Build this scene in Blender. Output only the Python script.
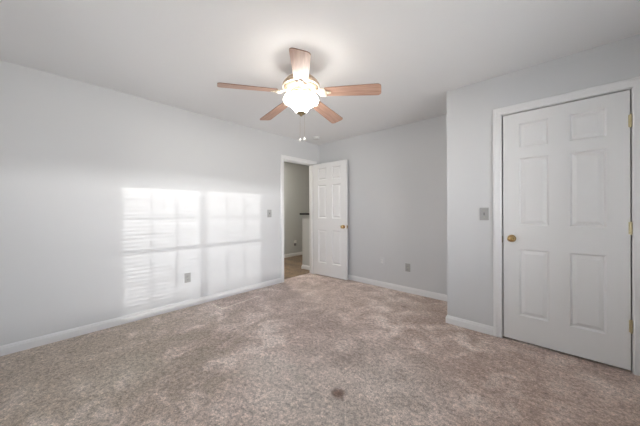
import bpy, bmesh, math, random
from mathutils import Matrix, Vector
random.seed(4)
PI = math.pi
C = bpy.context.scene
COL = C.collection
for o in list(bpy.data.objects): bpy.data.objects.remove(o)

# ------------------------------------------------------------------ camera
XL, YB, YC, H = -3.369, 3.580, 2.898, 2.44      # left wall, back wall, closet wall, ceiling height
XE, YS = 0.75, -0.75                             # wall with the windows, wall behind the camera
cam = bpy.data.cameras.new('camera'); cam_o = bpy.data.objects.new('camera', cam); COL.objects.link(cam_o)
cam.sensor_width = 36; cam.lens = 36*256.65/640; cam.shift_y = -2.1/640; cam.clip_start = 0.02
cam_o.matrix_world = (Matrix.Translation((0,0,1.1845)) @ Matrix.Rotation(0.74927,4,'Z')
                      @ Matrix.Rotation(PI/2,4,'X') @ Matrix.Rotation(-0.00343,4,'Z'))
C.camera = cam_o

# ------------------------------------------------------------------ world, sun, exposure
SUN_EL, SUN_AZ = math.radians(7.33), math.radians(0.0)   # sun stands low over the window wall (+X)
w = bpy.data.worlds.new('world'); C.world = w; w.use_nodes = True
nt = w.node_tree; nt.nodes.clear()
def N(t, typ, **k):
    n = t.nodes.new(typ)
    for a, b in k.items():
        if a.startswith('i_'): n.inputs[int(a[2:])].default_value = b
        else: setattr(n, a, b)
    return n
def math_n(t, op, a, b=None):
    n = t.nodes.new('ShaderNodeMath'); n.operation = op
    for i, v in enumerate((a, b)):
        if v is None: continue
        if isinstance(v, (int, float)): n.inputs[i].default_value = v
        else: t.links.new(v, n.inputs[i])
    return n.outputs[0]
tc = N(nt, 'ShaderNodeTexCoord'); sp = N(nt, 'ShaderNodeSeparateXYZ'); nt.links.new(tc.outputs['Generated'], sp.inputs[0])
ramp = N(nt, 'ShaderNodeValToRGB'); r = ramp.color_ramp
mr = N(nt, 'ShaderNodeMapRange', i_1=-1.0, i_2=1.0); nt.links.new(sp.outputs[2], mr.inputs[0]); nt.links.new(mr.outputs[0], ramp.inputs[0])
r.elements[0].position = 0.0; r.elements[0].color = (1.15,1.13,1.08,1)
r.elements[1].position = 1.0; r.elements[1].color = (0.50,0.66,0.95,1)
for pos, c in ((0.495,(1.0,0.99,0.96,1)), (0.515,(0.95,0.96,1.0,1)), (0.62,(0.80,0.88,1.0,1))):
    e = r.elements.new(pos); e.color = c
SKY, BAND = 8.2, 88.0
bg1 = N(nt, 'ShaderNodeBackground'); nt.links.new(ramp.outputs[0], bg1.inputs[0]); bg1.inputs[1].default_value = SKY
out = N(nt, 'ShaderNodeOutputWorld'); nt.links.new(bg1.outputs[0], out.inputs[0])
# the low sun, widened sideways to soften the upright muntin shadows: a far-off bright strip 0.6 degrees wide
SUN_D = 300.0
sl = bpy.data.lights.new('sun', 'AREA'); sl.shape = 'RECTANGLE'; sl.size = 3.2; sl.size_y = 1.2
sl.energy = PI*0.80*SUN_D**2; sl.color = (1.0,0.98,0.95)
so = bpy.data.objects.new('sun', sl); COL.objects.link(so)
sd = Vector((math.cos(SUN_EL)*math.cos(SUN_AZ), math.cos(SUN_EL)*math.sin(SUN_AZ), math.sin(SUN_EL)))
so.rotation_euler = sd.to_track_quat('Z','Y').to_euler(); so.location = Vector((XE,1.41,1.27)) + sd*SUN_D
# added far-off area lamp standing in for haze, brightens the lower left wall
hz = bpy.data.lights.new('low_wall_fill', 'AREA'); hz.shape = 'RECTANGLE'; hz.size = 240; hz.size_y = 18
hz.energy = PI*BAND*240*11; hz.color = (1.0,0.985,0.965)
ho = bpy.data.objects.new('low_wall_fill', hz); COL.objects.link(ho)
hd = Vector((math.cos(SUN_EL-0.024), 0, math.sin(SUN_EL-0.024)))
ho.rotation_euler = hd.to_track_quat('Z','Y').to_euler(); ho.location = Vector((XE,1.41,1.27)) + hd*(SUN_D+5)
# sampling portals in the window openings (they give no light of their own)
for pl, pr, sx_, in (((XE+0.112,1.41,1.28),(0,PI/2,0),1.82), ((-1.9,YS-0.112,1.28),(PI/2,0,0),0.82)):
    q = bpy.data.lights.new('sky_portal', 'AREA'); q.shape = 'RECTANGLE'
    q.size, q.size_y = (1.54, sx_) if pr[1] else (sx_, 1.54)
    q.cycles.is_portal = True
    qo = bpy.data.objects.new('sky_portal', q); COL.objects.link(qo); qo.location = pl; qo.rotation_euler = pr
LAMP = 14.5          # emission of the lit glass bowl under the fan
HALL = 78.0           # emission of the added, unseen hallway fill lamp
C.view_settings.view_transform = 'Standard'; C.view_settings.look = 'None'
C.view_settings.exposure = 0.81; C.view_settings.gamma = 1.0; C.view_settings.use_curve_mapping = False

# ------------------------------------------------------------------ materials
def mat(name, col, rough=0.5, metal=0.0, noise=None, bump=None, emit=None, spec=0.5):
    m = bpy.data.materials.new(name); m.use_nodes = True; t = m.node_tree
    b = t.nodes['Principled BSDF']
    b.inputs['Base Color'].default_value = (*col,1); b.inputs['Roughness'].default_value = rough
    b.inputs['Metallic'].default_value = metal; b.inputs['Specular IOR Level'].default_value = spec
    co = N(t, 'ShaderNodeTexCoord')
    if noise:
        sc, amt = noise
        n = N(t, 'ShaderNodeTexNoise'); n.inputs['Scale'].default_value = sc; n.inputs['Detail'].default_value = 4
        t.links.new(co.outputs['Object'], n.inputs['Vector'])
        mx = N(t, 'ShaderNodeMix', data_type='RGBA')
        mx.inputs['A'].default_value = (*[c*(1-amt) for c in col],1); mx.inputs['B'].default_value = (*[min(1,c*(1+amt)) for c in col],1)
        t.links.new(n.outputs['Fac'], mx.inputs['Factor']); t.links.new(mx.outputs['Result'], b.inputs['Base Color'])
    if bump:
        sc, st = bump
        n = N(t, 'ShaderNodeTexNoise'); n.inputs['Scale'].default_value = sc; n.inputs['Detail'].default_value = 3
        t.links.new(co.outputs['Object'], n.inputs['Vector'])
        bp = N(t, 'ShaderNodeBump'); bp.inputs['Strength'].default_value = st; bp.inputs['Distance'].default_value = 0.002
        t.links.new(n.outputs['Fac'], bp.inputs['Height']); t.links.new(bp.outputs[0], b.inputs['Normal'])
    if emit:
        b.inputs['Emission Color'].default_value = (*emit[0],1); b.inputs['Emission Strength'].default_value = emit[1]
    return m
M = {}
M['wall'] = mat('painted_wall', (0.67,0.677,0.688), 0.55, noise=(1.2,0.012), bump=(220,0.12))
M['hall_wall'] = mat('hall_wall_paint', (0.60,0.61,0.60), 0.6, noise=(1.2,0.015), bump=(220,0.12))
M['ceiling'] = mat('ceiling_paint', (0.86,0.865,0.875), 0.8, noise=(1.5,0.012), bump=(160,0.2))
M['trim'] = mat('white_trim_paint', (0.84,0.84,0.845), 0.35, noise=(3,0.01))
M['door'] = mat('white_door_paint', (0.83,0.83,0.83), 0.38, noise=(4,0.01), bump=(90,0.05))
M['brass'] = mat('polished_brass', (0.62,0.43,0.20), 0.14, 1.0, noise=(30,0.08))
M['hinge'] = mat('dull_brass_hinge', (0.70,0.62,0.40), 0.35, 1.0, noise=(60,0.1))
M['fan_body'] = mat('cream_fan_metal', (0.62,0.47,0.34), 0.35, 0.35, noise=(20,0.08))
M['fan_arm'] = mat('pale_brass_arm', (0.84,0.76,0.62), 0.3, 0.4, noise=(30,0.06))
M['plate'] = mat('grey_wall_plate', (0.40,0.40,0.395), 0.4, 0.0, noise=(40,0.05))
M['toggle'] = mat('dark_grey_switch', (0.24,0.24,0.24), 0.4, noise=(60,0.05))
M['slot'] = mat('dark_slot', (0.03,0.03,0.03), 0.6, noise=(60,0.1))
M['wplate'] = mat('white_plastic', (0.68,0.68,0.67), 0.35, noise=(40,0.02))
M['black'] = mat('black_painted_cap', (0.012,0.012,0.013), 0.35, noise=(10,0.2))
M['vinyl'] = mat('white_vinyl', (0.80,0.80,0.80), 0.4, noise=(10,0.01))
M['slat'] = mat('white_blind_slat', (0.82,0.82,0.80), 0.45, noise=(12,0.02))
M['bulb'] = mat('lit_glass_bowl', (0.95,0.93,0.88), 0.3, emit=((1.0,0.95,0.88), LAMP))
M['hall_fill'] = mat('hall_fill_glow', (0.95,0.9,0.8), 0.3, emit=((1.0,0.93,0.82), HALL))
M['finial'] = mat('aged_brass_finial', (0.36,0.28,0.17), 0.4, 0.8, noise=(40,0.1))
M['crystal'] = mat('white_porcelain_pull', (0.9,0.9,0.88), 0.15, noise=(40,0.02))
# window glass: mostly clear, lightly reflecting
g = bpy.data.materials.new('window_glass'); g.use_nodes = True; t = g.node_tree; t.nodes.clear()
o_ = N(t,'ShaderNodeOutputMaterial'); tr = N(t,'ShaderNodeBsdfTransparent'); gl = N(t,'ShaderNodeBsdfGlossy'); gl.inputs['Roughness'].default_value=0.02
fr = N(t,'ShaderNodeFresnel'); mx = N(t,'ShaderNodeMixShader')
t.links.new(fr.outputs[0],mx.inputs[0]); t.links.new(tr.outputs[0],mx.inputs[1]); t.links.new(gl.outputs[0],mx.inputs[2]); t.links.new(mx.outputs[0],o_.inputs[0])
M['glass'] = g

def wood_mat():
    m = bpy.data.materials.new('blade_wood'); m.use_nodes = True; t = m.node_tree; b = t.nodes['Principled BSDF']
    co = N(t,'ShaderNodeTexCoord'); mp = N(t,'ShaderNodeMapping'); mp.inputs['Scale'].default_value = (3,40,40)
    t.links.new(co.outputs['Object'], mp.inputs[0])
    n = N(t,'ShaderNodeTexNoise'); n.inputs['Scale'].default_value = 1.6; n.inputs['Detail'].default_value = 5; n.inputs['Distortion'].default_value = 0.6
    t.links.new(mp.outputs[0], n.inputs['Vector'])
    r = N(t,'ShaderNodeValToRGB'); t.links.new(n.outputs['Fac'], r.inputs[0])
    r.color_ramp.elements[0].position = 0.3; r.color_ramp.elements[0].color = (0.42,0.24,0.175,1)
    r.color_ramp.elements[1].position = 0.7; r.color_ramp.elements[1].color = (0.60,0.39,0.30,1)
    t.links.new(r.outputs[0], b.inputs['Base Color']); b.inputs['Roughness'].default_value = 0.4
    return m
M['wood'] = wood_mat()
M['wood_edge'] = mat('blade_edge_wood', (0.22,0.11,0.08), 0.5, noise=(20,0.1))

def carpet(name, dark, mid, light, marks):
    m = bpy.data.materials.new(name); m.use_nodes = True; t = m.node_tree; b = t.nodes['Principled BSDF']
    b.inputs['Roughness'].default_value = 1.0; b.inputs['Specular IOR Level'].default_value = 0.05
    b.inputs['Sheen Weight'].default_value = 0.25; b.inputs['Sheen Roughness'].default_value = 0.6
    ge = N(t,'ShaderNodeNewGeometry'); P = ge.outputs['Position']
    def noise(sc, det=3, dist=0.0, rough=0.5):
        n = N(t,'ShaderNodeTexNoise'); n.inputs['Scale'].default_value = sc; n.inputs['Detail'].default_value = det
        n.inputs['Distortion'].default_value = dist; n.inputs['Roughness'].default_value = rough
        t.links.new(P, n.inputs['Vector']); return n.outputs['Fac']
    big = noise(1.1, 3, 0.5); med = noise(4.5, 5, 0.6, 0.62); fine = noise(38, 5, 0, 0.8); pile = noise(120, 3, 0, 0.8)
    v = math_n(t,'ADD', math_n(t,'MULTIPLY', big, 0.42), math_n(t,'MULTIPLY', med, 0.58))
    r = N(t,'ShaderNodeValToRGB'); t.links.new(v, r.inputs[0])
    e = r.color_ramp.elements; e[0].position = 0.39; e[0].color = (*dark,1); e[1].position = 0.61; e[1].color = (*light,1)
    k = e.new(0.5); k.color = (*mid,1)
    col = r.outputs[0]
    def mul(col, fac_socket, lo, hi):
        mr = N(t,'ShaderNodeMapRange'); mr.inputs[1].default_value = 0.32; mr.inputs[2].default_value = 0.68
        mr.inputs[3].default_value = lo; mr.inputs[4].default_value = hi; t.links.new(fac_socket, mr.inputs[0])
        s = N(t,'ShaderNodeVectorMath', operation='SCALE'); t.links.new(col, s.inputs[0]); t.links.new(mr.outputs[0], s.inputs['Scale'])
        return s.outputs[0]
    sx = N(t,'ShaderNodeSeparateXYZ'); t.links.new(P, sx.inputs[0])
    def blend(col, fac, c):
        mx = N(t,'ShaderNodeMix', data_type='RGBA'); t.links.new(fac, mx.inputs['Factor']); t.links.new(col, mx.inputs['A']); mx.inputs['B'].default_value = (*c,1)
        return mx.outputs['Result']
    def dist(cx, cy, ax=1.0, ay=1.0):
        dx = math_n(t,'DIVIDE', math_n(t,'SUBTRACT', sx.outputs[0], cx), ax); dy = math_n(t,'DIVIDE', math_n(t,'SUBTRACT', sx.outputs[1], cy), ay)
        return math_n(t,'SQRT', math_n(t,'ADD', math_n(t,'MULTIPLY',dx,dx), math_n(t,'MULTIPLY',dy,dy)))
    def fade(d, r0, r1, amt):
        mr = N(t,'ShaderNodeMapRange'); mr.interpolation_type='SMOOTHSTEP'; mr.inputs[1].default_value = r0; mr.inputs[2].default_value = r1
        mr.inputs[3].default_value = amt; mr.inputs[4].default_value = 0.0; t.links.new(d, mr.inputs[0]); return mr.outputs[0]
    for (cx, cy, rad, amt, c) in marks.get('spots', ()):
        d = math_n(t,'ADD', dist(cx,cy,rad,rad), math_n(t,'MULTIPLY', math_n(t,'SUBTRACT', med, 0.5), 2.4))
        col = blend(col, fade(d, 0.3, 1.3, amt), c)
    for (x0,y0,x1,y1,wd,amt,c) in marks.get('lines', ()):      # pale dents left by furniture
        L = math.hypot(x1-x0,y1-y0); ux,uy = (x1-x0)/L,(y1-y0)/L
        u = math_n(t,'ADD', math_n(t,'MULTIPLY', math_n(t,'SUBTRACT',sx.outputs[0],x0), ux), math_n(t,'MULTIPLY', math_n(t,'SUBTRACT',sx.outputs[1],y0), uy))
        vv = math_n(t,'ABSOLUTE', math_n(t,'SUBTRACT', math_n(t,'MULTIPLY', math_n(t,'SUBTRACT',sx.outputs[0],x0), uy), math_n(t,'MULTIPLY', math_n(t,'SUBTRACT',sx.outputs[1],y0), ux)))
        e1 = math_n(t,'MULTIPLY', math_n(t,'GREATER_THAN', u, 0.0), math_n(t,'LESS_THAN', u, L))
        col = blend(col, math_n(t,'MULTIPLY', e1, fade(vv, wd*0.3, wd, amt)), c)
    col = mul(col, noise(15,5,0.5,0.7), 0.88, 1.12); col = mul(col, fine, 0.45, 1.55); col = mul(col, pile, 0.55, 1.45)
    t.links.new(col, b.inputs['Base Color'])
    hsum = math_n(t,'ADD', math_n(t,'MULTIPLY', fine, 0.6), math_n(t,'MULTIPLY', pile, 0.5))
    hsum = math_n(t,'ADD', hsum, math_n(t,'MULTIPLY', med, 1.2))
    bp = N(t,'ShaderNodeBump'); bp.inputs['Strength'].default_value = 0.7; bp.inputs['Distance'].default_value = 0.008
    t.links.new(hsum, bp.inputs['Height']); t.links.new(bp.outputs[0], b.inputs['Normal'])
    return m
DK = (0.10,0.06,0.045)
M['carpet'] = carpet('beige_carpet', (0.39,0.295,0.25), (0.575,0.455,0.405), (0.77,0.665,0.605), {
    'spots': [(-0.95,1.35,0.75,0.40,(0.80,0.74,0.68)), (0.15,2.45,1.05,0.45,(0.38,0.265,0.205)), (-1.1,3.15,0.8,0.55,(0.36,0.26,0.205)), (-2.4,2.5,0.9,0.40,(0.46,0.36,0.30)), (-2.75,0.1,1.3,0.6,(0.46,0.40,0.31)),
              (-0.45,2.0,0.5,0.30,(0.34,0.24,0.20)), (-1.45,1.65,0.25,0.35,(0.33,0.25,0.21)), (-1.25,1.62,0.16,0.30,(0.30,0.22,0.19)), (-1.62,1.15,0.2,0.35,(0.78,0.72,0.66)),
              (-2.05,0.75,0.3,0.30,(0.30,0.24,0.19)), (-2.35,0.45,0.25,0.30,(0.56,0.51,0.43)), (-1.9,1.9,0.4,0.25,(0.36,0.28,0.24)),
              (-1.048,1.292,0.050,0.95,(0.20,0.12,0.09)), (-2.39,1.30,0.03,0.5,DK), (-1.93,1.27,0.022,0.45,DK), (-1.40,3.02,0.03,0.5,DK), (-1.62,3.12,0.03,0.35,DK),
              (-2.75,3.28,0.12,0.30,DK), (-0.75,1.75,0.30,0.20,(0.55,0.50,0.46)), (-1.35,1.05,0.22,0.25,(0.60,0.55,0.50)),
              (-0.95,1.05,0.22,0.2,(0.60,0.55,0.50)), (-1.15,1.85,0.28,0.22,(0.26,0.19,0.15))],
    'lines': [(-3.25,1.46,-2.98,1.465,0.030,0.5,(0.90,0.83,0.73)), (-2.985,1.46,-3.075,2.05,0.030,0.45,(0.90,0.83,0.73))]})
M['hall_carpet'] = carpet('brown_hall_carpet', (0.12,0.075,0.038), (0.18,0.115,0.06), (0.25,0.165,0.09), {})

# ------------------------------------------------------------------ mesh helpers
def obj(name, bm, m, parent=None, loc=None, smooth=False):
    me = bpy.data.meshes.new(name); bmesh.ops.recalc_face_normals(bm, faces=bm.faces); bm.to_mesh(me); bm.free()
    for x in (m if isinstance(m,(list,tuple)) else [m]): me.materials.append(x)
    if smooth:
        for p in me.polygons: p.use_smooth = True
        me.set_sharp_from_angle(angle=math.radians(35))
    o = bpy.data.objects.new(name, me); COL.objects.link(o); o.parent = parent
    if loc: o.location = loc
    return o
def thing(name, label, cat, loc=(0,0,0), rotz=0, group=None):
    o = bpy.data.objects.new(name, None); COL.objects.link(o); o.empty_display_size = 0.1
    o.location = loc; o.rotation_euler = (0,0,rotz); return tag(o, label, cat, group)
def tag(o, label, cat, group=None):
    o['label'] = label; o['category'] = cat
    if group: o['group'] = group
    return o
def struct(name, bm, m, parent=None, label=None, smooth=False):
    o = obj(name, bm, m, parent, smooth=smooth); o['kind'] = 'structure'
    if label: o['label'] = label
    return o
def box(bm, x0,x1,y0,y1,z0,z1, bev=0.0):
    vs = [bm.verts.new((x,y,z)) for x in (x0,x1) for y in (y0,y1) for z in (z0,z1)]
    fs = [bm.faces.new([vs[i] for i in f]) for f in ((0,1,3,2),(4,6,7,5),(0,4,5,1),(2,3,7,6),(0,2,6,4),(1,5,7,3))]
    if bev:
        es = list({e for f in fs for e in f.edges})
        bmesh.ops.bevel(bm, geom=es, offset=bev, segments=2, affect='EDGES', profile=0.7)
def lathe(bm, prof, seg=40, axis='Z', origin=(0,0,0)):
    rings = []
    for (r, z) in prof:
        ring = []
        for i in range(seg):
            a = 2*PI*i/seg; p = (r*math.cos(a), r*math.sin(a), z)
            if axis == 'Y': p = (p[0], p[2], p[1])
            if axis == 'X': p = (p[2], p[0], p[1])
            ring.append(bm.verts.new((p[0]+origin[0], p[1]+origin[1], p[2]+origin[2])))
        rings.append(ring)
    for a, b in zip(rings, rings[1:]):
        for i in range(seg): bm.faces.new((a[i], a[(i+1)%seg], b[(i+1)%seg], b[i]))
    bm.faces.new(rings[0]); bm.faces.new(rings[-1][::-1])
def sweep_profile(bm, prof, p0, p1, n, m0=0.0, m1=0.0):
    """extrude a (d,z) profile along p0-p1 (2-D points), d measured along normal n; m0/m1 = mitre shift per unit d"""
    d = Vector((p1[0]-p0[0], p1[1]-p0[1])).normalized()
    A = [bm.verts.new((p0[0]+n[0]*q+d.x*m0*q, p0[1]+n[1]*q+d.y*m0*q, z)) for q, z in prof]
    B = [bm.verts.new((p1[0]+n[0]*q+d.x*m1*q, p1[1]+n[1]*q+d.y*m1*q, z)) for q, z in prof]
    k = len(prof)
    for i in range(k): bm.faces.new((A[i], A[(i+1)%k], B[(i+1)%k], B[i]))
    bm.faces.new(A); bm.faces.new(B[::-1])
BASE = [(0,0),(0.014,0),(0.014,0.056),(0.009,0.062),(0.010,0.068),(0.004,0.079),(0,0.082)]

# ------------------------------------------------------------------ setting: floor, ceiling, walls
T = 0.115
bm = bmesh.new(); box(bm, XL-T,XE+T,YS-T,YB+T,-0.1,0); floor = struct('floor', bm, M['carpet'], label='beige stained carpet of the empty bedroom')
bm = bmesh.new(); box(bm, -5.1-T,XL-T,0.4,6.2,-0.1,0.0); struct('floor_hall', bm, M['hall_carpet'], label='brown carpet of the hallway')
bm = bmesh.new(); box(bm, -5.1-T,XE+T,YS-T,6.2,H,H+0.12); struct('ceiling', bm, M['ceiling'])
EO0, EO1, EZ = 2.733, 3.452, 2.050         # entry doorway in the left wall
bm = bmesh.new()
box(bm, XL-T,XL,YS-T,EO0-0.018,0,H); box(bm, XL-T,XL,EO1+0.018,YB+T,0,H); box(bm, XL-T,XL,EO0-0.018,EO1+0.018,EZ+0.018,H)
struct('wall_left', bm, M['wall'])
bm = bmesh.new(); box(bm, XL,XE+T,YB,YB+T,0,H); struct('wall_back', bm, M['wall'])
CO0, CO1, CZ = -0.386, 0.389, 2.066        # closet doorway
bm = bmesh.new()
box(bm, -0.864,CO0-0.018,YC,YC+T,0,H); box(bm, CO1+0.018,XE,YC,YC+T,0,H); box(bm, CO0-0.018,CO1+0.018,YC,YC+T,CZ+0.018,H)
box(bm, -0.864,-0.864+T,YC+T,YB,0,H)
struct('wall_closet', bm, M['wall'])
W1 = (0.53,1.405); W2 = (1.415,2.31); WZ = (0.515,2.04)   # rough openings of the two windows (one mullion between)
bm = bmesh.new()
box(bm, XE,XE+T,YS,W1[0],0,H); box(bm, XE,XE+T,W1[1],W2[0],WZ[0],WZ[1]); box(bm, XE,XE+T,W2[1],YB,0,H)
box(bm, XE,XE+T,W1[0],W2[1],0,WZ[0]); box(bm, XE,XE+T,W1[0],W2[1],WZ[1],H)
struct('wall_right', bm, M['wall'])
W3 = (-2.30,-1.60)                          # unseen window added behind the camera for fill light
bm = bmesh.new(); box(bm, XL,W3[0],YS-T,YS,0,H); box(bm, W3[1],XE+T,YS-T,YS,0,H); box(bm, W3[0],W3[1],YS-T,YS,0,WZ[0]); box(bm, W3[0],W3[1],YS-T,YS,WZ[1],H); struct('wall_rear', bm, M['wall'])
bm = bmesh.new(); box(bm, -5.1-T,-5.1,0.4,6.2,0,H); box(bm, -5.1,XL-T,0.4-T,0.4,0,H); box(bm, -5.1,XL-T+0.3,6.2,6.2+T,0,H)
box(bm, XL-T,XL-T+T,YB+T,6.2,0,H)
struct('wall_hall', bm, M['hall_wall'])
bm = bmesh.new(); box(bm, -3.865,XL-T,3.62,3.72,0,1.105); struct('wall_pony', bm, M['hall_wall'], label='low half wall beside the stairs')
bm = bmesh.new(); box(bm, -3.915,XL-T,3.59,3.75,1.105,1.14, 0.004); struct('trim_1', bm, M['black'], label='black cap on the low hallway wall')

# baseboards
bm = bmesh.new()
sweep_profile(bm, BASE, (XL,YS), (XL,EO0-0.068), (1,0), 1, 0); sweep_profile(bm, BASE, (XL,EO1+0.068), (XL,YB), (1,0), 0, -1)
struct('baseboard_left', bm, M['trim'])
bm = bmesh.new(); sweep_profile(bm, BASE, (XL,YB), (-0.864,YB), (0,-1), 1, -1); struct('baseboard_back', bm, M['trim'])
bm = bmesh.new()
sweep_profile(bm, BASE, (-0.864,YC), (CO0-0.07,YC), (0,-1), -1, 0); sweep_profile(bm, BASE, (CO1+0.07,YC), (XE,YC), (0,-1), 0, -1)
sweep_profile(bm, BASE, (-0.864,YC), (-0.864,YB), (-1,0), -1, -1)
struct('baseboard_closet', bm, M['trim'])
bm = bmesh.new(); sweep_profile(bm, BASE, (XE,YS), (XE,YC), (-1,0), 1, -1); struct('baseboard_right', bm, M['trim'])
bm = bmesh.new(); sweep_profile(bm, BASE, (XL,YS), (XE,YS), (0,1), 1, -1); struct('baseboard_rear', bm, M['trim'])
bm = bmesh.new(); sweep_profile(bm, BASE, (-5.1,0.4), (-5.1,6.2), (1,0))
sweep_profile(bm, BASE, (-3.865,3.62), (XL-T,3.62), (0,-1), -1, 0); sweep_profile(bm, BASE, (-3.865,3.62), (-3.865,3.72), (-1,0), -1, 1)
struct('baseboard_hall', bm, M['trim'])

# door casings (moulded frames), each a mesh, plus the jambs
CAS = [(0.0,0.0),(0.0,0.009),(0.006,0.012),(0.030,0.013),(0.040,0.017),(0.058,0.018),(0.064,0.014),(0.064,0.0)]  # (across, depth)
def casing(bm, put, a0, a1, ztop, two=True):
    """put(a, d, z): a along the wall, d out of the wall"""
    path = [(a0,0.0),(a0,ztop),(a1,ztop),(a1,0.0)]; off = [(-1,0),(-1,1),(1,1),(1,0)]
    rings = [[bm.verts.new(put(p[0]+o[0]*q, d, p[1]+o[1]*q)) for q, d in CAS] for p, o in zip(path, off)]
    k = len(CAS)
    for A, B in zip(rings, rings[1:]):
        for i in range(k): bm.faces.new((A[i], A[(i+1)%k], B[(i+1)%k], B[i]))
    bm.faces.new(rings[0]); bm.faces.new(rings[-1][::-1])
bm = bmesh.new(); casing(bm, lambda a,d,z: (a, YC-d, z), CO0-0.004, CO1+0.004, CZ+0.004); struct('trim_2', bm, M['trim'], label='white casing round the closet door')
bm = bmesh.new(); casing(bm, lambda a,d,z: (XL+d, a, z), EO0-0.004, EO1+0.004, EZ+0.004); struct('trim_3', bm, M['trim'], label='white casing round the open doorway')
bm = bmesh.new(); casing(bm, lambda a,d,z: (XL-T-d, a, z), EO0-0.004, EO1+0.004, EZ+0.004); struct('trim_4', bm, M['trim'])
bm = bmesh.new()                                              # closet jamb with stop
box(bm, CO0-0.018,CO0,YC,YC+T,0,CZ); box(bm, CO1,CO1+0.018,YC,YC+T,0,CZ); box(bm, CO0-0.018,CO1+0.018,YC,YC+T,CZ,CZ+0.018)
box(bm, CO0,CO0+0.012,YC+0.055,YC+0.075,0,CZ); box(bm, CO1-0.012,CO1,YC+0.045,YC+0.075,0,CZ); box(bm, CO0,CO1,YC+0.045,YC+0.075,CZ-0.012,CZ)
j2 = struct('trim_5', bm, M['trim'])
bm = bmesh.new(); box(bm, CO0-0.0005,CO0+0.0015,YC-0.001,YC+0.03,0.885,0.945); obj('strike_plate', bm, M['finial'], j2)
bm = bmesh.new()
X0, X1 = XL-T, XL
box(bm, X0,X1,EO0-0.018,EO0,0,EZ); box(bm, X0,X1,EO1,EO1+0.018,0,EZ); box(bm, X0,X1,EO0-0.018,EO1+0.018,EZ,EZ+0.018)
box(bm, X1-0.075,X1-0.042,EO0,EO0+0.012,0,EZ); box(bm, X1-0.075,X1-0.042,EO1-0.012,EO1,0,EZ); box(bm, X1-0.075,X1-0.042,EO0,EO1,EZ-0.012,EZ)
struct('trim_6', bm, M['trim'])

# ------------------------------------------------------------------ doors
def leaf(w, h, th=0.035):
    bm = bmesh.new()
    s, mull = 0.115, 0.125; pw = (w-2*s-mull)/2
    xs = [0, s, s+pw, s+pw+mull, w-s, w]
    zs = [0, 0.225, 0.822, 1.035, 1.635, 1.725, 1.945, h]
    for side in (0, 1):
        y = 0 if side == 0 else th
        V = [[bm.verts.new((x, y, z)) for z in zs] for x in xs]; F = {}
        for i in range(5):
            for j in range(7):
                q = [V[i][j], V[i+1][j], V[i+1][j+1], V[i][j+1]]
                if side: q.reverse()
                F[i,j] = bm.faces.new(q)
        bm.normal_update()
        pf = [F[i,j] for i in (1,3) for j in (1,3,5)]
        for th_, dp in ((0.004,-0.003),(0.008,-0.009),(0.006,0.0),(0.024,0.009)):
            bmesh.ops.inset_individual(bm, faces=pf, thickness=th_, depth=dp, use_even_offset=True)
    box_edges = ((0,0,th,0),(w,0,th,1))
    for x in (0, w):
        for z0, z1 in zip(zs, zs[1:]): bm.faces.new([bm.verts.new(p) for p in ((x,0,z0),(x,th,z0),(x,th,z1),(x,0,z1))])
    for z in (0, h):
        for x0, x1 in zip(xs, xs[1:]): bm.faces.new([bm.verts.new(p) for p in ((x0,0,z),(x1,0,z),(x1,th,z),(x0,th,z))])
    bmesh.ops.remove_doubles(bm, verts=bm.verts, dist=1e-5)
    return bm
def knob(parent, x, z, y, s):
    """brass knob standing off the leaf at y, towards s (-1/+1) in y"""
    bm = bmesh.new()
    lathe(bm, [(0.012,0.004),(0.0115,0.022),(0.014,0.028),(0.024,0.034),(0.0285,0.042),(0.0285,0.050),(0.024,0.058),(0.012,0.063),(0.004,0.064)], 28, 'Y')
    for v in bm.verts: v.co.y *= s
    k = obj('door_knob', bm, M['brass'], parent, (x, y, z), True); k['label'] = 'polished brass knob'
    bm = bmesh.new(); lathe(bm, [(0.033,0.0),(0.033,0.002),(0.029,0.006),(0.014,0.008)], 28, 'Y')
    for v in bm.verts: v.co.y *= s
    obj('rosette', bm, M['brass'], k, None, True)
def hinge(parent, x, y, z, lf):
    bm = bmesh.new()
    for i in range(3): lathe(bm, [(0.0065,z-0.045+i*0.03),(0.0065,z-0.045+i*0.03+0.0285)], 14, 'Z', (x,y,0))
    lathe(bm, [(0.002,z-0.050),(0.005,z-0.048),(0.005,z-0.045)], 14, 'Z', (x,y,0)); lathe(bm, [(0.005,z+0.045),(0.005,z+0.048),(0.002,z+0.050)], 14, 'Z', (x,y,0))
    box(bm, *lf, z-0.044, z+0.044)
    obj('hinge', bm, M['hinge'], parent, None, True)
CW = CO1-CO0-0.018
d1 = struct('door_1', leaf(CW, 2.040), M['door'], label='closed white six panel closet door with brass knob'); d1.location = (CO0+0.010, YC+0.003, 0.016)
knob(d1, 0.062, 0.912, 0.0, -1)
for z in (1.815, 1.035, 0.322): hinge(d1, CW+0.003, -0.005, z, (CW-0.009, CW+0.014, -0.0015, 0.0))
DW = 0.735
d2 = struct('door_2', leaf(DW, 2.03), M['door'], label='white six panel bedroom door standing open against the back wall')
d2.location = (-3.352, 3.428, 0.018); d2.rotation_euler = (0,0,math.atan2(0.042,0.735))
knob(d2, DW-0.062, 0.895, 0.0, -1); knob(d2, DW-0.062, 0.895, 0.035, 1)
bm = bmesh.new(); box(bm, DW-0.0005, DW+0.0012, 0.006, 0.029, 0.866, 0.924); box(bm, DW, DW+0.009, 0.012, 0.023, 0.886, 0.904); obj('latch_plate', bm, M['brass'], d2)
for z in (1.81, 1.02, 0.25): hinge(d2, -0.004, 0.038, z, (-0.0015, 0.0, 0.004, 0.035))

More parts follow.
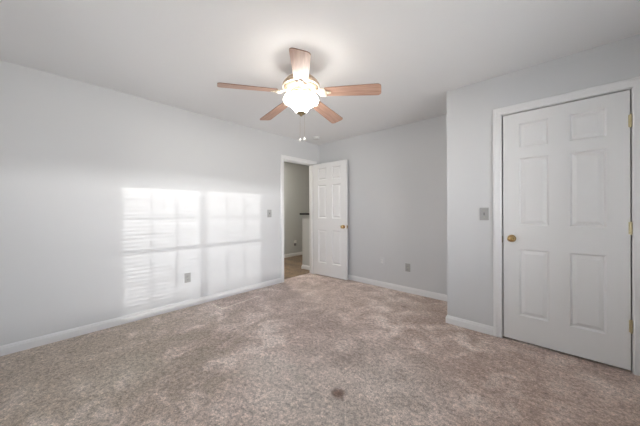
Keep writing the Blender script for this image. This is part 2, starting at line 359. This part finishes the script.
# ------------------------------------------------------------------ windows in the right-hand wall (behind the camera's right shoulder)
def window(name, y0, y1, label):
    z0, z1 = WZ; x0, x1 = XE+0.02, XE+0.10
    bm = bmesh.new()
    f = 0.020
    box(bm, x0,x1,y0,y0+f,z0,z1); box(bm, x0,x1,y1-f,y1,z0,z1); box(bm, x0,x1,y0+f,y1-f,z0,z0+f); box(bm, x0,x1,y0+f,y1-f,z1-f,z1)
    fr = struct(name, bm, M['vinyl'], label=label)
    zm = (z0+z1)/2
    for (a, b, xs) in ((z0+f, zm+0.02, x0+0.015), (zm-0.02, z1-f, x0+0.045)):
        bm = bmesh.new(); s = 0.03; xa, xb = xs, xs+0.028
        ya, yb = y0+f, y1-f
        box(bm, xa,xb,ya,ya+s,a,b); box(bm, xa,xb,yb-s,yb,a,b); box(bm, xa,xb,ya+s,yb-s,a,a+s+0.01); box(bm, xa,xb,ya+s,yb-s,b-s-0.01,b)
        for k in (1,2):
            yy = ya+s+(yb-ya-2*s)*k/3; box(bm, xa+0.006,xb-0.006,yy-0.014,yy+0.014,a+s,b-s)
        zz = (a+b)/2; box(bm, xa+0.007,xb-0.007,ya+s,yb-s,zz-0.014,zz+0.014)
        sa = obj('sash', bm, M['vinyl'], fr)
        bm = bmesh.new(); box(bm, xa+0.012,xa+0.016,ya+s,yb-s,a+s,b-s); obj('glass_pane', bm, M['glass'], sa)
    return fr
def turn_to_rear(o):        # the same window, set in the rear wall
    for c in o.children: turn_to_rear(c)
    o.data.transform(Matrix.Translation((0,YS,0)) @ Matrix.Rotation(-PI/2,4,'Z') @ Matrix.Translation((-XE,0,0)))
turn_to_rear(window('fill_window', *W3, 'white double hung window added behind the viewer for fill light'))
bm = bmesh.new(); box(bm, W3[0]-0.08,W3[1]+0.08,YS-0.02,YS+0.05,WZ[0]-0.022,WZ[0], 0.004); struct('trim_8', bm, M['trim'])
window('window_1', *W1, 'white double hung window with muntins'); window('window_2', *W2, 'white double hung window nearer the closet')
bm = bmesh.new(); box(bm, XE-0.05,XE+0.02,W1[0]-0.08,W2[1]+0.08,WZ[0]-0.022,WZ[0], 0.004); struct('trim_7', bm, M['trim'], label='white window sill')
def blind(y0, y1, label, rear=False):
    t_ = thing('venetian_blind', label, 'blind', ((y0+y1)/2, YS+0.005, WZ[1]) if rear else (XE-0.005, (y0+y1)/2, WZ[1]), -PI/2 if rear else 0, 'white blinds over the bedroom windows')
    w = (y1-y0)/2-0.006
    bm = bmesh.new(); box(bm, -0.032,0.02,-w,w,-0.045,-0.002, 0.003); obj('head_rail', bm, M['slat'], t_)
    bm = bmesh.new(); n = 34; pitch = 0.0425; 
    for i in range(n):
        tilt = -math.radians(4+11*i/n)
        z = -0.075-i*pitch; prev = None
        for k in range(7):
            u = -0.0245+0.049*k/6; crown = 0.003*(1-(u/0.0245)**2)
            x = u*math.cos(tilt); zz = z+crown+u*math.sin(tilt)
            cur = [bm.verts.new((x-0.006, s*(w-0.004), zz+e)) for s in (-1,1) for e in (0,0.0025)]
            if prev:
                bm.faces.new((prev[0],prev[2],cur[2],cur[0])); bm.faces.new((prev[1],cur[1],cur[3],prev[3]))
                bm.faces.new((prev[0],cur[0],cur[1],prev[1])); bm.faces.new((prev[2],prev[3],cur[3],cur[2]))
            else: bm.faces.new((cur[0],cur[1],cur[3],cur[2]))
            prev = cur
        bm.faces.new((prev[0],prev[2],prev[3],prev[1]))
    obj('slats', bm, M['slat'], t_)
    bm = bmesh.new(); box(bm, -0.028,0.016,-w+0.004,w-0.004,-1.528,-1.510, 0.003); obj('bottom_rail', bm, M['slat'], t_)
    bm = bmesh.new()
    for yy in (-w*0.62, 0, w*0.62):
        for xx in (-0.031, 0.019): box(bm, xx-0.0008,xx+0.0008,yy-0.0012,yy+0.0012,-1.51,-0.045)
    obj('ladder_cords', bm, M['slat'], t_)
blind(*W1, 'open white slatted blind over the window farther from the closet')
blind(*W2, 'open white slatted blind over the window nearer the closet door')
blind(*W3, 'white slatted blind added over the fill window behind the viewer', True)  # added to dim the rear window and turn its light upward

# ------------------------------------------------------------------ ceiling fan
FX, FY, BZ = -1.591, 1.481, 2.180
fan = thing('ceiling_fan', 'five-blade wooden ceiling fan with a lit white glass bowl, hanging from the ceiling', 'ceiling fan', (FX,FY,H))
def fz(z): return z-H
bm = bmesh.new(); lathe(bm, [(0.066,0),(0.066,-0.010),(0.060,-0.030),(0.045,-0.060),(0.035,-0.085),(0.035,-0.125)], 40); obj('canopy', bm, M['fan_body'], fan, None, True)
bm = bmesh.new()
lathe(bm, [(0.03,fz(2.320)),(0.080,fz(2.312)),(0.118,fz(2.292)),(0.142,fz(2.268)),(0.150,fz(2.250)),(0.156,fz(2.246)),(0.156,fz(2.234)),(0.150,fz(2.228)),(0.146,fz(2.212)),(0.128,fz(2.196)),(0.110,fz(2.190)),(0.04,fz(2.188))], 56)
mh = obj('motor_housing', bm, M['fan_body'], fan, None, True)
bm = bmesh.new(); lathe(bm, [(0.140,fz(2.230)),(0.157,fz(2.226)),(0.157,fz(2.220)),(0.140,fz(2.216))], 56); obj('rim_band', bm, M['fan_arm'], mh, None, True)
bm = bmesh.new(); lathe(bm, [(0.04,fz(2.190)),(0.080,fz(2.188)),(0.080,fz(2.178)),(0.066,fz(2.170)),(0.064,fz(2.164)),(0.100,fz(2.160)),(0.110,fz(2.154)),(0.110,fz(2.142)),(0.05,fz(2.140))], 48); obj('light_fitter', bm, M['fan_arm'], fan, None, True)
bm = bmesh.new(); lathe(bm, [(0.104,fz(2.146)),(0.128,fz(2.143)),(0.143,fz(2.133)),(0.148,fz(2.120)),(0.144,fz(2.108)),(0.126,fz(2.096)),(0.103,fz(2.084)),(0.086,fz(2.070)),(0.072,fz(2.054)),(0.060,fz(2.038)),(0.050,fz(2.024)),(0.03,fz(2.014)),(0.01,fz(2.012))], 56)
obj('glass_bowl', bm, M['bulb'], fan, None, True)
bm = bmesh.new(); lathe(bm, [(0.034,fz(2.020)),(0.040,fz(2.011)),(0.030,fz(2.003)),(0.012,fz(1.999)),(0.013,fz(1.992)),(0.009,fz(1.985)),(0.003,fz(1.983))], 28); obj('finial', bm, M['finial'], fan, None, True)
def blade_bm():
    bm = bmesh.new(); th = 0.0055
    x0, x1 = 0.205, 0.66; pts = []
    def hw(x): return 0.052+0.015*min(1,(x-x0)/(x1-x0-0.04))
    n = 10; rc = 0.030
    top = []
    for k in range(6):
        a = PI - (PI/2)*k/5; top.append((x0+0.018+0.018*math.cos(a), hw(x0+0.018)-0.018+0.018*math.sin(a)))
    for k in range(1,n): x = x0+0.018+(x1-rc-x0-0.018)*k/n; top.append((x, hw(x)))
    for k in range(8):
        a = PI/2 - (PI/2)*k/7; top.append((x1-rc+rc*math.cos(a), hw(x1-rc)-rc+rc*math.sin(a)))
    ring = top + [(x,-y) for x, y in reversed(top)]
    A = [bm.verts.new((x,y,0)) for x, y in ring]; B = [bm.verts.new((x,y,th)) for x, y in ring]
    fb = bm.faces.new(A[::-1]); ft = bm.faces.new(B); k = len(ring)
    for i in range(k):
        f = bm.faces.new((A[i], A[(i+1)%k], B[(i+1)%k], B[i])); f.material_index = 1
    for f in (fb, ft):
        r = bmesh.ops.inset_region(bm, faces=[f], thickness=0.0035)
        for q in r['faces']: q.material_index = 1
    return bm
def arm_bm():
    """scrolled bracket: a narrow neck from the motor that forks into a three-lobed plate under the blade"""
    bm = bmesh.new()
    outline = [(0.085,0.017),(0.115,0.013),(0.135,0.012),(0.152,0.020),(0.160,0.034),(0.172,0.047),(0.190,0.053),(0.208,0.050),(0.218,0.040),(0.214,0.028),(0.222,0.020),(0.240,0.018),(0.256,0.010),(0.260,0.0)]
    ring = outline + [(x,-y) for x, y in reversed(outline[:-1])]
    def zz(x): return -0.004 + 0.052*max(0,(0.165-x)/0.08)**1.0*1.0
    A = [bm.verts.new((x,y,zz(x)-0.0045)) for x, y in ring]; B = [bm.verts.new((x,y,zz(x))) for x, y in ring]
    k = len(ring); h = k//2
    for i in range(h):
        j = k-1-i
        if i+1 < j-1:
            for R, rev in ((A,True),(B,False)):
                q = [R[i],R[i+1],R[j-1],R[j]]; bm.faces.new(q[::-1] if rev else q)
        elif i+1 == j-1:
            bm.faces.new((A[i],A[j],A[i+1])); bm.faces.new((B[i],B[i+1],B[j]))
    for i in range(k): bm.faces.new((A[i], A[(i+1)%k], B[(i+1)%k], B[i]))
    for (x, y) in ((0.190,0.033),(0.190,-0.033),(0.240,0.0)): lathe(bm, [(0.006,-0.0083),(0.0065,-0.0100),(0.003,-0.0120),(0.001,-0.0125)], 12, 'Z', (x,y,0))
    return bm
PITCH = math.radians(-12)
b0 = obj('blade', blade_bm(), [M['wood'], M['wood_edge']], fan)
a0 = obj('blade_arm', arm_bm(), M['fan_arm'], fan)
for k in range(5):
    a = -0.7586 + k*2*PI/5
    for src in (b0, a0):
        o = src if k == 0 else src.copy()
        if k: COL.objects.link(o); o.parent = fan
        o.location = (0,0,fz(BZ)); o.rotation_euler = (Matrix.Rotation(a,3,'Z') @ Matrix.Rotation(math.radians(4.3),3,'Y') @ Matrix.Rotation(PITCH,3,'X')).to_euler()
for (dx, dy, lab) in ((-0.010,-0.004,1.785),(0.017,0.022,1.793)):
    # chains hang from the fitter behind the bowl's finial
    bm = bmesh.new(); z = 2.006
    while z > lab+0.012:
        lathe(bm, [(0.0004,0.0014),(0.0009,0.0007),(0.0009,-0.0007),(0.0004,-0.0014)], 6, 'Z', (dx,dy,fz(z))); z -= 0.0036
    ch = obj('pull_chain', bm, M['finial'], fan)
    bm = bmesh.new(); lathe(bm, [(0.002,fz(lab+0.012)),(0.006,fz(lab+0.009)),(0.0095,fz(lab)),(0.0095,fz(lab-0.006)),(0.005,fz(lab-0.012)),(0.001,fz(lab-0.013))], 18, 'Z', (dx,dy,0)); obj('chain_pull', bm, M['crystal'], ch, None, True)

# ------------------------------------------------------------------ small wall things (local frame: x across, -y out of the wall, z up)
def plate_bm(w=0.072, h=0.116, d=0.006):
    bm = bmesh.new(); box(bm, -w/2,w/2,-d,0,-h/2,h/2, 0.0022); return bm
def switch(label, loc, rz):
    s = thing('light_switch', label, 'light switch', loc, rz, 'grey toggle switches')
    obj('cover_plate', plate_bm(0.074,0.120), M['plate'], s, None, True)
    bm = bmesh.new(); box(bm, -0.006,0.006,-0.0075,-0.005,-0.013,0.013, 0.0008); box(bm, -0.0045,0.0045,-0.018,-0.006,-0.001,0.011, 0.0015); obj('toggle', bm, M['toggle'], s)
    for z in (-0.030, 0.030):
        bm = bmesh.new(); lathe(bm, [(0.003,-0.0055),(0.003,-0.0068),(0.001,-0.0072)], 12, 'Y', (0,0,z)); obj('screw', bm, M['hinge'], s)
    return s
def outlet(label, loc, rz, mp, mf, group):
    s = thing('wall_outlet', label, 'outlet', loc, rz, group)
    obj('cover_plate', plate_bm(), mp, s, None, True)
    for z in (-0.0195, 0.0195):
        bm = bmesh.new(); box(bm, -0.0165,0.0165,-0.0085,-0.005,z-0.0135,z+0.0135, 0.0015); r_ = obj('receptacle', bm, mf, s, None, True)
        bm = bmesh.new(); box(bm, -0.008,-0.0062,-0.0088,-0.008,z-0.002,z+0.006); box(bm, 0.0062,0.008,-0.0088,-0.008,z-0.002,z+0.006); box(bm, -0.002,0.002,-0.0088,-0.008,z-0.009,z-0.0055)
        obj('slots', bm, M['slot'], r_)
    bm = bmesh.new(); lathe(bm, [(0.003,-0.0055),(0.003,-0.0068),(0.001,-0.0072)], 12, 'Y'); obj('screw', bm, M['hinge'], s)
    return s
switch('grey toggle switch on the wall left of the closet door', (-0.527,YC,1.150), 0)
switch('grey toggle switch on the left wall beside the open doorway', (XL,2.440,1.146), PI/2)
outlet('grey outlet low on the left wall within the sunlit window pattern', (XL,1.208,0.362), PI/2, M['plate'], M['plate'], 'grey bedroom outlets')
outlet('grey outlet low on the back wall, right of the open door', (-1.598,YB,0.362), 0, M['plate'], M['plate'], 'grey bedroom outlets')
outlet('white outlet low on the back wall, nearer the open door and hardly visible', (-2.015,YB,0.400), 0, M['wall'], M['trim'], None)
outlet('white outlet on the hallway wall seen through the doorway', (-5.1,4.49,0.345), PI/2, M['wplate'], M['wplate'], None)
nl = thing('night_light', 'small white plug-in night light on the hallway outlet', 'night light', (-5.0912,4.49,0.345), PI/2)
bm = bmesh.new(); box(bm, -0.027,0.027,-0.034,0,-0.070,-0.004, 0.006); obj('body', bm, M['toggle'], nl, None, True)
bm = bmesh.new(); box(bm, -0.026,0.026,-0.045,-0.006,-0.004,0.085, 0.009); obj('lens', bm, M['crystal'], nl, None, True)
sm = thing('smoke_detector', 'round white smoke detector on the ceiling near the far corner', 'smoke detector', (-3.03,3.165,H))
bm = bmesh.new(); lathe(bm, [(0.070,0),(0.070,-0.008),(0.064,-0.010),(0.064,-0.026),(0.056,-0.034),(0.020,-0.038),(0.003,-0.038)], 40); obj('cover', bm, M['wplate'], sm, None, True)
bm = bmesh.new(); lathe(bm, [(0.071,0.0),(0.075,-0.002),(0.075,-0.006),(0.071,-0.008)], 40); obj('mounting_ring', bm, M['wplate'], sm, None, True)

# added fill lamp on the hallway ceiling (out of sight, brightens the hallway)
hl = thing('hall_fill_light', 'unseen glowing dome added on the hallway ceiling as fill light', 'fill light', (-4.45,3.1,H))
bm = bmesh.new(); lathe(bm, [(0.15,0),(0.15,-0.015),(0.13,-0.02)], 36); obj('base', bm, M['fan_body'], hl, None, True)
bm = bmesh.new(); lathe(bm, [(0.135,-0.018),(0.13,-0.045),(0.10,-0.075),(0.05,-0.092),(0.005,-0.095)], 36); obj('glass_dome', bm, M['hall_fill'], hl, None, True)
